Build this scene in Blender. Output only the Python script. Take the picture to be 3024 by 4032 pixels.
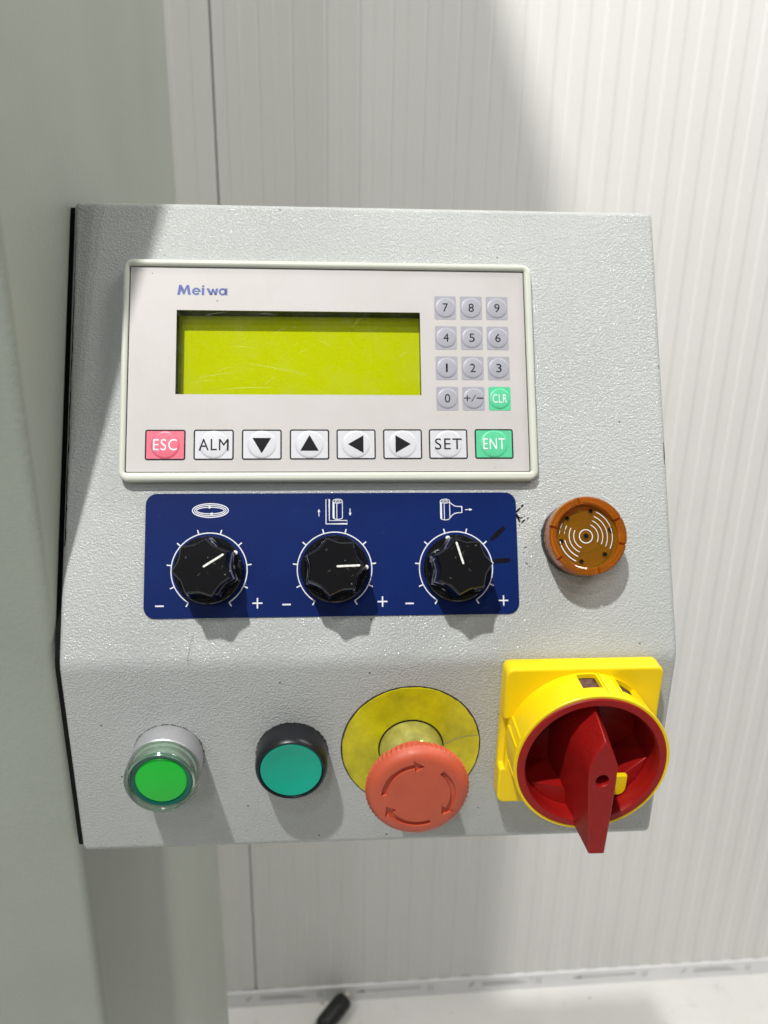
import bpy, bmesh, math, random
from mathutils import Matrix, Vector
random.seed(7)
scene = bpy.context.scene
for o in list(bpy.data.objects):
    bpy.data.objects.remove(o)
col = scene.collection
MM = 0.001
SL = 0.46978                      # lean of the upper face (radians from vertical)

# ------------------------------------------------------------------ camera
cam = bpy.data.cameras.new('camera')
cam.sensor_fit = 'HORIZONTAL'; cam.sensor_width = 36.0; cam.lens = 3200.0 / 3024.0 * 36.0
cam.clip_start = 0.01; cam.clip_end = 60
cam.dof.use_dof = True; cam.dof.focus_distance = 0.305; cam.dof.aperture_fstop = 20.0
co = bpy.data.objects.new('camera', cam); col.objects.link(co)
rt = Vector((0.997641, -0.066277, 0.017874)); dn = Vector((-0.005696, -0.339406, -0.940623)); fw = Vector((0.068408, 0.938302, -0.338983))
cm = Matrix((rt, -dn, -fw)).transposed().to_4x4(); cm.translation = Vector((0.113934, -0.28835, 0.168177))
co.matrix_world = cm
scene.camera = co

# ------------------------------------------------------------------ light
world = bpy.data.worlds.new('World'); scene.world = world; world.use_nodes = True
bg = world.node_tree.nodes['Background']
bg.inputs[0].default_value = (0.97, 1.0, 0.985, 1); bg.inputs[1].default_value = 0.115


def lamp(name, loc, target, power, shape, sx, sy=None, color=(1, 1, 1)):
    l = bpy.data.lights.new(name, 'AREA'); l.energy = power; l.shape = shape; l.size = sx; l.color = color
    if sy: l.size_y = sy
    o = bpy.data.objects.new(name, l); col.objects.link(o)
    o.location = loc
    o.rotation_euler = (Vector(target) - Vector(loc)).to_track_quat('-Z', 'Y').to_euler()
    return o


lamp('ceiling_spot_lamp', (-0.41, -0.80, 2.15), (0.2, 0.2, 0.0), 51.0, 'DISK', 0.070, color=(1.0, 0.985, 0.955))
lamp('ceiling_row_lamp', (-0.19, -1.42, 2.05), (0.15, 0.0, 0.05), 4.5, 'DISK', 0.035, color=(0.97, 0.99, 1.0))
lamp('ceiling_row_lamp', (-0.45, -2.40, 2.05), (0.15, 0.0, 0.05), 6.0, 'DISK', 0.040, color=(0.97, 0.99, 1.0))
lamp('front_fill_light', (-1.00, -2.10, 1.35), (0.10, 0.0, -0.05), 4.5, 'RECTANGLE', 0.45, 0.25, color=(0.98, 1.0, 1.0))  # added soft fill from the front left, not a known fixture
lamp('wall_fill_light', (1.50, 0.22, 1.85), (0.1, 0.65, -0.4), 24.0, 'RECTANGLE', 0.3, 1.0, color=(1.0, 0.98, 0.94))  # added fill to lift the wall and the column side, no known fixture
lamp('rear_wall_lamp', (-1.35, 0.30, 1.30), (0.2, 0.82, -0.6), 13.5, 'RECTANGLE', 0.25, 0.5, color=(1.0, 0.98, 0.94))

scene.view_settings.view_transform = 'Standard'; scene.view_settings.look = 'None'
scene.view_settings.exposure = 0.15; scene.view_settings.gamma = 1.0
scene.render.engine = 'CYCLES'
scene.cycles.max_bounces = 10; scene.cycles.transparent_max_bounces = 16; scene.cycles.transmission_bounces = 8


# ------------------------------------------------------------------ materials
class NT:
    def __init__(s, name):
        s.m = bpy.data.materials.new(name); s.m.use_nodes = True
        s.t = s.m.node_tree; s.p = s.t.nodes['Principled BSDF']; s.out = s.t.nodes['Material Output']
        s._tc = None

    def n(s, kind, **kw):
        nd = s.t.nodes.new(kind)
        for k, v in kw.items():
            if k in nd.inputs: nd.inputs[k].default_value = v
            else: setattr(nd, k, v)
        return nd

    def l(s, a, b): s.t.links.new(a, b)

    def tc(s):
        if not s._tc: s._tc = s.n('ShaderNodeTexCoord')
        return s._tc.outputs['Object']

    def noise(s, scale, detail=2.0, rough=0.5, vec=None):
        nd = s.n('ShaderNodeTexNoise'); nd.inputs['Scale'].default_value = scale
        nd.inputs['Detail'].default_value = detail; nd.inputs['Roughness'].default_value = rough
        s.l(vec if vec is not None else s.tc(), nd.inputs['Vector']); return nd.outputs['Fac']

    def ramp(s, fac, p0, p1, c0=(0, 0, 0, 1), c1=(1, 1, 1, 1)):
        r = s.n('ShaderNodeValToRGB'); e = r.color_ramp.elements
        e[0].position = p0; e[0].color = c0; e[1].position = p1; e[1].color = c1
        s.l(fac, r.inputs[0]); return r.outputs[0]

    def mix(s, fac, a, b):
        m = s.n('ShaderNodeMix', data_type='RGBA')
        for sock, v in ((m.inputs[0], fac), (m.inputs[6], a), (m.inputs[7], b)):
            if hasattr(v, 'is_output'): s.l(v, sock)
            else: sock.default_value = v if not isinstance(v, tuple) or len(v) == 4 else (*v, 1)
        return m.outputs[2]

    def math(s, op, a, b=0.0):
        m = s.n('ShaderNodeMath', operation=op)
        for sock, v in ((m.inputs[0], a), (m.inputs[1], b)):
            if hasattr(v, 'is_output'): s.l(v, sock)
            else: sock.default_value = v
        return m.outputs[0]

    def specks(s, scale, keep, size):
        """sparse round dirt specks: 1 inside a speck"""
        v = s.n('ShaderNodeTexVoronoi'); v.inputs['Scale'].default_value = scale
        s.l(s.tc(), v.inputs['Vector'])
        sep = s.n('ShaderNodeSeparateColor'); s.l(v.outputs['Color'], sep.inputs[0])
        k = s.math('LESS_THAN', sep.outputs[0], keep)
        sz = s.math('MULTIPLY', sep.outputs[1], size)
        d = s.math('LESS_THAN', v.outputs['Distance'], sz)
        return s.math('MULTIPLY', k, d)

    def bump(s, h, strength, dist, prev=None):
        b = s.n('ShaderNodeBump'); b.inputs['Strength'].default_value = strength; b.inputs['Distance'].default_value = dist
        s.l(h, b.inputs['Height'])
        if prev is not None: s.l(prev, b.inputs['Normal'])
        return b.outputs[0]

    def col(s, c):
        if hasattr(c, 'is_output'): s.l(c, s.p.inputs['Base Color'])
        else: s.p.inputs['Base Color'].default_value = (*c[:3], 1)


def plain(name, c, rough=0.4, spec=0.5, grain=0.0, gscale=900, metallic=0.0, var=0.06, vscale=60, coat=0.0, dust=0.0):
    n = NT(name)
    v = n.noise(vscale, 4)
    dk = tuple(x * (1 - var) for x in c); lt = tuple(min(1, x * (1 + var)) for x in c)
    cc = n.ramp(v, 0.3, 0.7, (*dk, 1), (*lt, 1))
    if dust > 0:
        d = n.ramp(n.noise(1400, 3, 0.7), 0.60, 0.78)
        d2 = n.ramp(n.noise(90, 3, 0.6), 0.45, 0.75)
        f = n.math('MULTIPLY', n.math('MULTIPLY', d, d2), dust)
        cc = n.mix(f, cc, (0.5, 0.48, 0.45, 1))
    n.col(cc)
    n.p.inputs['Roughness'].default_value = rough
    n.p.inputs['Specular IOR Level'].default_value = spec
    n.p.inputs['Metallic'].default_value = metallic
    n.p.inputs['Coat Weight'].default_value = coat
    if grain > 0:
        n.l(n.bump(n.noise(gscale, 3), grain, 0.0003), n.p.inputs['Normal'])
    r = n.ramp(n.noise(vscale * 3, 3), 0.3, 0.7, (rough * .85,) * 3 + (1,), (min(1, rough * 1.15),) * 3 + (1,))
    n.l(r, n.p.inputs['Roughness'])
    return n.m


def powder(name, c, bscale, bstr, rough, dirt=True, bdist=0.0006, coat=0.0):
    """orange-peel powder coat, the way the box and the column are painted"""
    n = NT(name)
    v = n.noise(14, 4)
    cc = n.ramp(v, 0.3, 0.7, (*[x * .95 for x in c], 1), (*[min(1, x * 1.04) for x in c], 1))
    if dirt:
        cc = n.mix(n.specks(130, 0.07, 0.06), cc, (0.03, 0.03, 0.03, 1))
        cc = n.mix(n.specks(330, 0.03, 0.16), cc, (0.08, 0.075, 0.07, 1))
        gr = n.math('MULTIPLY', n.ramp(n.noise(26, 5, .65), 0.56, 0.8), 0.10)
        cc = n.mix(gr, cc, (0.30, 0.29, 0.25, 1))
    n.col(cc)
    n.p.inputs['Roughness'].default_value = rough
    n.p.inputs['Specular IOR Level'].default_value = 0.5
    w = n.n('ShaderNodeTexNoise'); w.inputs['Scale'].default_value = bscale * .45; w.inputs['Detail'].default_value = 1
    n.l(n.tc(), w.inputs['Vector'])
    ad = n.n('ShaderNodeVectorMath', operation='MULTIPLY_ADD'); ad.inputs[1].default_value = (.0016,) * 3
    n.l(w.outputs['Color'], ad.inputs[0]); n.l(n.tc(), ad.inputs[2])
    nz = n.noise(bscale, 2.0, 0.55, ad.outputs[0])
    nz2 = n.noise(bscale * 2.3, 1.0, 0.5, ad.outputs[0])
    h = n.math('ADD', n.ramp(nz, 0.34, 0.66), n.math('MULTIPLY', nz2, 0.45))
    nb = n.bump(h, bstr, bdist); n.l(nb, n.p.inputs['Normal'])
    if coat:
        n.p.inputs['Coat Weight'].default_value = coat; n.p.inputs['Coat Roughness'].default_value = 0.09; n.p.inputs['Coat IOR'].default_value = 1.5
        n.l(nb, n.p.inputs['Coat Normal']); n.p.inputs['Specular IOR Level'].default_value = 0.2
    return n.m


M = {}
M['paint'] = powder('grey_powder_coat', (0.475, 0.492, 0.482), 1250, 0.46, 0.42, coat=0.6)
M['column'] = powder('column_powder_coat', (0.335, 0.362, 0.315), 420, 0.13, 0.42, dirt=False, bdist=0.0004)
M['bezel'] = plain('ivory_plastic', (0.61, 0.63, 0.545), 0.38, grain=0.05, var=0.03)
n = NT('face_sheet_print')
cc = n.ramp(n.noise(30, 5, .6), 0.35, 0.75, (0.55, 0.522, 0.51, 1), (0.505, 0.485, 0.46, 1))
cc = n.mix(n.specks(260, 0.05, 0.10), cc, (0.16, 0.15, 0.14, 1))
cc = n.mix(n.math('MULTIPLY', n.ramp(n.noise(55, 6, .7), .55, .8), .22), cc, (0.40, 0.38, 0.345, 1))
n.col(cc); n.p.inputs['Roughness'].default_value = 0.5
n.l(n.bump(n.noise(1800, 2), 0.06, 0.0002), n.p.inputs['Normal']); M['sheet'] = n.m
M['gap'] = plain('seam_black', (0.008, 0.008, 0.008), 0.8, spec=0.1)
M['blackink'] = plain('black_ink', (0.012, 0.012, 0.016), 0.6, spec=0.12)
M['whiteink'] = plain('white_ink', (0.78, 0.79, 0.84), 0.5, var=0.05, vscale=400)
n = NT('logo_ink')
n.col(n.ramp(n.noise(2200, 3, .6), 0.35, 0.70, (0.035, 0.06, 0.26, 1), (0.10, 0.14, 0.40, 1)))
n.p.inputs['Roughness'].default_value = .5; M['logo'] = n.m
M['keygrey'] = plain('key_grey', (0.37, 0.37, 0.415), 0.36, var=0.04, vscale=300, dust=0.15)
M['keywhite'] = plain('key_white', (0.62, 0.62, 0.66), 0.36, var=0.03, vscale=300, dust=0.1)
M['keyred'] = plain('key_red', (0.72, 0.12, 0.185), 0.34, var=0.04, vscale=300)
M['keygreen'] = plain('key_green', (0.10, 0.57, 0.30), 0.34, var=0.04, vscale=300)
M['recess'] = plain('recess_navy', (0.010, 0.014, 0.024), 0.35)

# LCD
n = NT('lcd_green')
lc = n.ramp(n.noise(900, 6, .75), .3, .72, (0.55, 0.625, 0.001, 1), (0.63, 0.69, 0.003, 1))
n.col(lc); n.p.inputs['Roughness'].default_value = 0.8; n.p.inputs['Specular IOR Level'].default_value = 0.0
n.l(lc, n.p.inputs['Emission Color']); n.p.inputs['Emission Strength'].default_value = 0.02
M['lcd'] = n.m
# window sheet over the LCD: clear, slightly hazed plastic
n = NT('clear_window')
n.t.nodes.remove(n.p)
tr = n.n('ShaderNodeBsdfTransparent'); tr.inputs[0].default_value = (0.97, 0.97, 0.96, 1)
gl = n.n('ShaderNodeBsdfGlossy'); gl.inputs['Roughness'].default_value = 0.06
df = n.n('ShaderNodeBsdfDiffuse'); df.inputs[0].default_value = (0.7, 0.72, 0.7, 1)
lw = n.n('ShaderNodeFresnel'); lw.inputs[0].default_value = 1.42
m1 = n.n('ShaderNodeMixShader'); n.l(lw.outputs[0], m1.inputs[0]); n.l(tr.outputs[0], m1.inputs[1]); n.l(gl.outputs[0], m1.inputs[2])
hz = n.math('MULTIPLY', n.ramp(n.noise(70, 6, .7), .45, .8), .03)
hz = n.math('ADD', hz, n.math('MULTIPLY', n.ramp(n.noise(420, 3, .6), .60, .72), .03))
m2 = n.n('ShaderNodeMixShader'); n.l(hz, m2.inputs[0]); n.l(m1.outputs[0], m2.inputs[1]); n.l(df.outputs[0], m2.inputs[2])
n.l(m2.outputs[0], n.out.inputs[0]); M['window'] = n.m
n = NT('scratch_haze')
n.t.nodes.remove(n.p)
tr = n.n('ShaderNodeBsdfTransparent'); df = n.n('ShaderNodeBsdfDiffuse'); df.inputs[0].default_value = (0.8, 0.82, 0.7, 1)
m1 = n.n('ShaderNodeMixShader'); m1.inputs[0].default_value = 0.2
n.l(tr.outputs[0], m1.inputs[1]); n.l(df.outputs[0], m1.inputs[2]); n.l(m1.outputs[0], n.out.inputs[0]); M['scratch'] = n.m

# blue plate
n = NT('blue_plate')
cc = n.ramp(n.noise(22, 4), 0.3, 0.75, (0.0035, 0.015, 0.098, 1), (0.005, 0.019, 0.120, 1))
cc = n.mix(n.specks(240, 0.035, 0.10), cc, (0.30, 0.33, 0.42, 1))
sc = n.math('MULTIPLY', n.ramp(n.noise(900, 3, .7), .66, .76), n.ramp(n.noise(70, 4, .6), .50, .70))
cc = n.mix(n.math('MULTIPLY', sc, .5), cc, (0.25, 0.28, 0.38, 1))
n.col(cc); n.p.inputs['Roughness'].default_value = 0.42; n.p.inputs['Specular IOR Level'].default_value = 0.10
n.l(n.bump(n.noise(1500, 2), 0.05, 0.0002), n.p.inputs['Normal']); M['blue'] = n.m
# black knob
n = NT('knob_black')
d = n.math('MULTIPLY', n.ramp(n.noise(650, 5, .8), .62, .66), n.ramp(n.noise(120, 3, .6), .53, .62))
n.col(n.mix(d, (0.006, 0.006, 0.007, 1), (0.38, 0.37, 0.35, 1)))
n.p.inputs['Roughness'].default_value = 0.11; n.p.inputs['Specular IOR Level'].default_value = 0.45
n.l(n.bump(n.noise(260, 3), 0.06, 0.0006), n.p.inputs['Normal']); M['knob'] = n.m
M['pointer'] = plain('pointer_white', (0.74, 0.73, 0.69), 0.5, var=0.25, vscale=900)
M['blackplastic'] = plain('black_plastic', (0.009, 0.010, 0.013), 0.34, spec=0.35, var=0.15, dust=0.08)
M['marker'] = plain('marker_black', (0.004, 0.004, 0.007), 0.55, spec=0.12)
M['grime'] = plain('grime', (0.05, 0.042, 0.035), 0.9, var=.5, vscale=700)

# amber translucent
def translucent(name, c, trans, rough=0.12, thin=None):
    n = NT(name)
    n.col(n.ramp(n.noise(60, 2, .5), .3, .72, (*[x * .93 for x in c], 1), (*[min(1, x * 1.06) for x in c], 1)))
    n.p.inputs['Transmission Weight'].default_value = trans
    n.p.inputs['Roughness'].default_value = rough; n.p.inputs['IOR'].default_value = 1.45
    return n.m
M['amber'] = translucent('amber_plastic', (0.74, 0.225, 0.012), 0.72, 0.06)
M['amberface'] = translucent('amber_plate', (0.62, 0.34, 0.015), 0.80, 0.06)
M['amberdark'] = plain('amber_slot', (0.55, 0.16, 0.008), 0.3)
# clear guard
n = NT('clear_guard')
n.t.nodes.remove(n.p)
tr = n.n('ShaderNodeBsdfTransparent'); tr.inputs[0].default_value = (0.88, 0.97, 0.91, 1)
gl = n.n('ShaderNodeBsdfGlossy'); gl.inputs['Roughness'].default_value = 0.07
fr = n.n('ShaderNodeFresnel'); fr.inputs[0].default_value = 1.5
m1 = n.n('ShaderNodeMixShader'); n.l(n.math('ADD', n.math('MULTIPLY', fr.outputs[0], .9), .05), m1.inputs[0]); n.l(tr.outputs[0], m1.inputs[1]); n.l(gl.outputs[0], m1.inputs[2])
tl = n.n('ShaderNodeBsdfTranslucent'); tl.inputs[0].default_value = (0.8, 0.85, 0.8, 1)
df = n.n('ShaderNodeBsdfDiffuse'); df.inputs[0].default_value = (0.75, 0.80, 0.74, 1)
m3 = n.n('ShaderNodeMixShader'); m3.inputs[0].default_value = 0.5; n.l(tl.outputs[0], m3.inputs[1]); n.l(df.outputs[0], m3.inputs[2])
m2 = n.n('ShaderNodeMixShader'); m2.inputs[0].default_value = 0.10; n.l(m1.outputs[0], m2.inputs[1]); n.l(m3.outputs[0], m2.inputs[2])
n.l(m2.outputs[0], n.out.inputs[0]); M['clear'] = n.m
M['greencap'] = plain('green_lens', (0.006, 0.46, 0.03), 0.32, var=0.05)
n = bpy.data.materials['green_lens'].node_tree.nodes['Principled BSDF']
n.inputs['Emission Color'].default_value = (0.006, 0.6, 0.03, 1); n.inputs['Emission Strength'].default_value = 0.08
M['greenbody'] = plain('green_lamp_body', (0.06, 0.50, 0.14), 0.3)
M['greenring'] = plain('dark_green_ring', (0.001, 0.11, 0.075), 0.22)
M['silver'] = plain('silver_collar', (0.50, 0.50, 0.52), 0.38, metallic=0.55, grain=0.25, gscale=1600)
M['teal'] = plain('teal_cap', (0.006, 0.39, 0.265), 0.38, spec=0.3, var=0.03, dust=0.06)
M['estop'] = plain('faded_red_plastic', (0.54, 0.092, 0.042), 0.5, var=0.05, vscale=120, dust=0.18, grain=0.04)
n = NT('yellow_label')
cc = n.ramp(n.noise(45, 5, .65), .35, .72, (0.38, 0.345, 0.004, 1), (0.78, 0.70, 0.004, 1))
cc = n.mix(n.math('MULTIPLY', n.ramp(n.noise(900, 3, .7), .58, .8), .35), cc, (0.22, 0.20, 0.03, 1))
n.col(cc); n.p.inputs['Roughness'].default_value = 0.3; M['label'] = n.m
M['collar'] = plain('yellow_tinted_collar', (0.42, 0.40, 0.10), 0.12, metallic=0.35, var=0.2, vscale=200)
M['yellow'] = plain('yellow_plastic', (0.88, 0.64, 0.004), 0.40, spec=0.3, var=0.03, vscale=40, grain=0.03, dust=0.12)
M['red'] = plain('dark_red_plastic', (0.30, 0.007, 0.006), 0.42, spec=0.3, var=0.06, vscale=70, dust=0.22, grain=0.05)
M['deepred'] = plain('inner_red_plastic', (0.24, 0.008, 0.010), 0.42, var=0.08)
M['dustydark'] = plain('dusty_slot', (0.10, 0.05, 0.04), 0.8, var=0.5, vscale=500)

# wall, floor
n = NT('wall_white_coat')
cc = n.ramp(n.noise(3.0, 4), .3, .7, (0.755, 0.745, 0.722, 1), (0.785, 0.775, 0.752, 1))
g = n.n('ShaderNodeSeparateXYZ'); n.l(n.tc(), g.inputs[0])
low = n.ramp(g.outputs[2], 0.0, 1.0)
cc = n.mix(n.math('MULTIPLY', n.ramp(n.noise(9, 5, .7), .55, .8), .10), cc, (0.55, 0.53, 0.47, 1))
n.col(cc); n.p.inputs['Roughness'].default_value = 0.38; M['wall'] = n.m
n = NT('floor_white_epoxy')
cc = n.ramp(n.noise(6, 5, .6), .3, .72, (0.72, 0.71, 0.68, 1), (0.80, 0.79, 0.765, 1))
cc = n.mix(n.math('MULTIPLY', n.ramp(n.noise(28, 5, .7), .60, .74), .35), cc, (0.42, 0.40, 0.34, 1))
cc = n.mix(n.specks(22, 0.2, 0.14), cc, (0.35, 0.33, 0.28, 1))
n.col(cc); n.p.inputs['Roughness'].default_value = 0.35
n.l(n.bump(n.noise(14, 4), 0.10, 0.01), n.p.inputs['Normal']); M['floor'] = n.m
n = NT('skirting_film')
cc = n.ramp(n.noise(18, 5, .65), .35, .75, (0.82, 0.82, 0.83, 1), (0.88, 0.88, 0.885, 1))
cc = n.mix(n.math('MULTIPLY', n.ramp(n.noise(60, 5, .7), .58, .75), .35), cc, (0.40, 0.38, 0.38, 1))
n.col(cc); n.p.inputs['Roughness'].default_value = 0.3; M['skirting'] = n.m
M['filmprint'] = plain('film_print', (0.33, 0.32, 0.34), 0.5, var=0.2)
M['rubber'] = plain('black_rubber', (0.010, 0.011, 0.011), 0.5, var=0.2, grain=0.1)
M['contact'] = plain('connector_tip', (0.62, 0.60, 0.48), 0.4)


# ------------------------------------------------------------------ mesh helpers (mm in, m out)
def finish(name, bm, mats, parent=None, mat=None, smooth=True, bevel=0.0, seg=2, angle=32):
    me = bpy.data.meshes.new(name)
    bmesh.ops.remove_doubles(bm, verts=bm.verts, dist=1e-6)
    bmesh.ops.recalc_face_normals(bm, faces=bm.faces) if not getattr(finish, 'keep', False) else None
    bm.to_mesh(me); bm.free()
    for m in (mats if isinstance(mats, (list, tuple)) else [mats]): me.materials.append(M[m])
    if smooth:
        for p in me.polygons: p.use_smooth = True
        me.set_sharp_from_angle(angle=math.radians(angle))
    o = bpy.data.objects.new(name, me); col.objects.link(o)
    if parent is not None: o.parent = parent
    if mat is not None: o.matrix_local = mat
    if bevel:
        b = o.modifiers.new('bevel', 'BEVEL'); b.width = bevel * MM; b.segments = seg; b.limit_method = 'ANGLE'
        b.angle_limit = math.radians(40); b.harden_normals = False
    return o


def lathe(bm, prof, seg=64, mi=0, cx=0, cy=0, close=False, a0=0.0):
    """revolve (r,h) profile; r==0 ends close to a point"""
    rings = []
    for r, h in prof:
        if r < 1e-6: rings.append([bm.verts.new((cx * MM, cy * MM, h * MM))])
        else: rings.append([bm.verts.new(((cx + r * math.cos(a0 + 2 * math.pi * k / seg)) * MM, (cy + r * math.sin(a0 + 2 * math.pi * k / seg)) * MM, h * MM)) for k in range(seg)])
    pairs = list(zip(rings, rings[1:]))
    if close: pairs.append((rings[-1], rings[0]))
    for A, B in pairs:
        for k in range(seg):
            k2 = (k + 1) % seg
            if len(A) == 1 and len(B) == 1: continue
            if len(A) == 1: f = bm.faces.new((A[0], B[k], B[k2]))
            elif len(B) == 1: f = bm.faces.new((A[k], A[k2], B[0]))
            else: f = bm.faces.new((A[k], A[k2], B[k2], B[k]))
            f.material_index = mi


def prism(bm, poly, z0, z1, mi=0, bottom=True):
    a = [bm.verts.new((x * MM, y * MM, z0 * MM)) for x, y in poly]
    b = [bm.verts.new((x * MM, y * MM, z1 * MM)) for x, y in poly]
    fs = [bm.faces.new(b)]
    if bottom: fs.append(bm.faces.new(a[::-1]))
    for k in range(len(poly)):
        j = (k + 1) % len(poly); fs.append(bm.faces.new((a[k], a[j], b[j], b[k])))
    for f in fs: f.material_index = mi


def loft(bm, levels, mi=0):
    """levels: list of lists of (x,y,z)"""
    rings = [[bm.verts.new((x * MM, y * MM, z * MM)) for x, y, z in L] for L in levels]
    for A, B in zip(rings, rings[1:]):
        for k in range(len(A)):
            j = (k + 1) % len(A); bm.faces.new((A[k], A[j], B[j], B[k])).material_index = mi
    bm.faces.new(rings[-1]).material_index = mi; bm.faces.new(rings[0][::-1]).material_index = mi


def rrect(x0, y0, x1, y1, r, n=5):
    pts = []
    for cx, cy, a in ((x1 - r, y0 + r, -90), (x1 - r, y1 - r, 0), (x0 + r, y1 - r, 90), (x0 + r, y0 + r, 180)):
        for k in range(n + 1):
            t = math.radians(a + 90 * k / n); pts.append((cx + r * math.cos(t), cy + r * math.sin(t)))
    return pts


def frame_prism(bm, outer, inner, z0, z1, mi=0):
    n_ = len(outer); V = []
    for P, z in ((outer, z0), (outer, z1), (inner, z1), (inner, z0)):
        V.append([bm.verts.new((x * MM, y * MM, z * MM)) for x, y in P])
    for A, B in ((V[0], V[1]), (V[1], V[2]), (V[2], V[3]), (V[3], V[0])):
        for k in range(n_):
            j = (k + 1) % n_; bm.faces.new((A[k], A[j], B[j], B[k])).material_index = mi


def ribbon(bm, pts, w, z, closed=False, mi=0, th=0.0):
    """flat painted line of width w (or per-point widths) along pts"""
    n_ = len(pts); Ls = []; Rs = []
    for k, (x, y) in enumerate(pts):
        a = pts[(k - 1) % n_] if (closed or k > 0) else pts[k]
        b = pts[(k + 1) % n_] if (closed or k < n_ - 1) else pts[k]
        dx, dy = b[0] - a[0], b[1] - a[1]; d = math.hypot(dx, dy) or 1
        ww = w[k] if isinstance(w, (list, tuple)) else w
        s = ww / 2
        if closed or 0 < k < n_ - 1:     # mitre
            ux, uy = x - a[0], y - a[1]; u = math.hypot(ux, uy) or 1
            cs = max(0.5, abs((ux * dx + uy * dy) / (u * d))); s = s / cs
        nx, ny = -dy / d * s, dx / d * s
        Ls.append(bm.verts.new(((x + nx) * MM, (y + ny) * MM, z * MM))); Rs.append(bm.verts.new(((x - nx) * MM, (y - ny) * MM, z * MM)))
    for k in range(n_ if closed else n_ - 1):
        j = (k + 1) % n_
        f = bm.faces.new((Rs[k], Rs[j], Ls[j], Ls[k])); f.material_index = mi


def poly(bm, pts, z, mi=0):
    f = bm.faces.new([bm.verts.new((x * MM, y * MM, z * MM)) for x, y in pts]); f.material_index = mi
    if f.normal.z < 0: f.normal_flip()
    return f


def arc(cx, cy, r, a0, a1, n=24, ry=None):
    ry = r if ry is None else ry
    return [(cx + r * math.cos(math.radians(a0 + (a1 - a0) * k / n)), cy + ry * math.sin(math.radians(a0 + (a1 - a0) * k / n))) for k in range(n + 1)]


def text_into(bm, s, x0, y0, x1, y1, z, mi=0, bold=0.0, space=1.0, mode='fit'):
    """lettering fitted to the box x0..x1, y0..y1 (mm)"""
    cu = bpy.data.curves.new('t', 'FONT'); cu.body = s; cu.size = 1; cu.resolution_u = 4; cu.offset = bold; cu.space_character = space
    ob = bpy.data.objects.new('t', cu); col.objects.link(ob)
    dg = bpy.context.evaluated_depsgraph_get(); me = ob.evaluated_get(dg).to_mesh()
    xs = [v.co.x for v in me.vertices]; ys = [v.co.y for v in me.vertices]
    ax, bx, ay, by = min(xs), max(xs), min(ys), max(ys)
    sx = (x1 - x0) / (bx - ax); sy = (y1 - y0) / (by - ay)
    vs = [bm.verts.new(((x0 + (v.co.x - ax) * sx) * MM, (y0 + (v.co.y - ay) * sy) * MM, z * MM)) for v in me.vertices]
    for p in me.polygons:
        try:
            f = bm.faces.new([vs[i] for i in p.vertices]); f.material_index = mi; f.smooth = False
        except ValueError: pass
    ob.evaluated_get(dg).to_mesh_clear(); bpy.data.objects.remove(ob); bpy.data.curves.remove(cu)


def cut(o, cutters):
    """boolean-subtract meshes, bake the result into o and remove the cutters"""
    for c in cutters:
        md = o.modifiers.new('cut', 'BOOLEAN'); md.object = c; md.operation = 'DIFFERENCE'; md.solver = 'EXACT'
    dg = bpy.context.evaluated_depsgraph_get()
    me = bpy.data.meshes.new_from_object(o.evaluated_get(dg))
    o.modifiers.clear(); old = o.data; o.data = me
    for c in cutters: bpy.data.objects.remove(c)
    for p in me.polygons: p.use_smooth = True
    me.set_sharp_from_angle(angle=math.radians(32))
    me.name = old.name


def tag(o, label=None, cat=None, kind=None, group=None):
    if label: o['label'] = label
    if cat: o['category'] = cat
    if kind: o['kind'] = kind
    if group: o['group'] = group
    return o


# ------------------------------------------------------------------ setting: floor, wall, skirting
FZ = -1.190
YAW = 0.0205


def wall_y(x): return 0.818 + YAW * (x + 0.07)


bm = bmesh.new()
vs = [bm.verts.new(p) for p in ((-6, -6, FZ), (6, -6, FZ), (6, 0.95, FZ), (-6, 0.95, FZ))]
bm.faces.new(vs); tag(finish('floor', bm, 'floor', smooth=False), kind='structure')

wroot = bpy.data.objects.new('wall', None); col.objects.link(wroot)
wroot.location = (0, wall_y(0), FZ); wroot.rotation_euler = (0, 0, math.atan(YAW)); tag(wroot, kind='structure')


def wall_panel(xa, xb, x_first, edge_l, edge_r, h=3.4, per=0.0404, dep=0.0015):
    """lightly ribbed sandwich panel between xa and xb (wall coordinates, y toward the room is negative)"""
    pr = [(xa, 0.03)]
    pr += [(xa, 0.0035), (xa + 0.0012, 0.0008), (xa + 0.003, 0.0)] if edge_l else [(xa, 0)]
    k0 = math.floor((xa - x_first) / per) - 1
    k = k0
    while x_first + k * per < xb + per:
        a = x_first + k * per
        for x, y in ((a - .0016, 0), (a + .0016, -dep), (a + .0190, -dep), (a + .0222, 0)):
            if xa + .006 < x < xb - .006: pr.append((x, y))
        k += 1
    pr += [(xb - 0.003, 0.0), (xb - 0.0012, 0.0008), (xb, 0.0035)] if edge_r else [(xb, 0)]
    pr.append((xb, 0.03))
    bm = bmesh.new()
    lo = [bm.verts.new((x, y, 0.0)) for x, y in pr]; hi = [bm.verts.new((x, y, h)) for x, y in pr]
    for k in range(len(pr)):
        j = (k + 1) % len(pr); bm.faces.new((lo[k], lo[j], hi[j], hi[k]))
    bm.faces.new(hi); bm.faces.new(lo[::-1])
    return finish('wall_panel', bm, 'wall', wroot, smooth=False)


wall_panel(-1.02, -0.0227, -0.0690, True, True)
wall_panel(-0.0211, 1.15, 0.0115, True, True)
wall_panel(1.1524, 2.2, 1.19, True, False)
bm = bmesh.new()                     # strip behind the joints
prism(bm, [(-1030, 3.6), (2210, 3.6), (2210, 29), (-1030, 29)], 0, 3390); finish('joint_backing', bm, 'filmprint', wroot, smooth=False)

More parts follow.
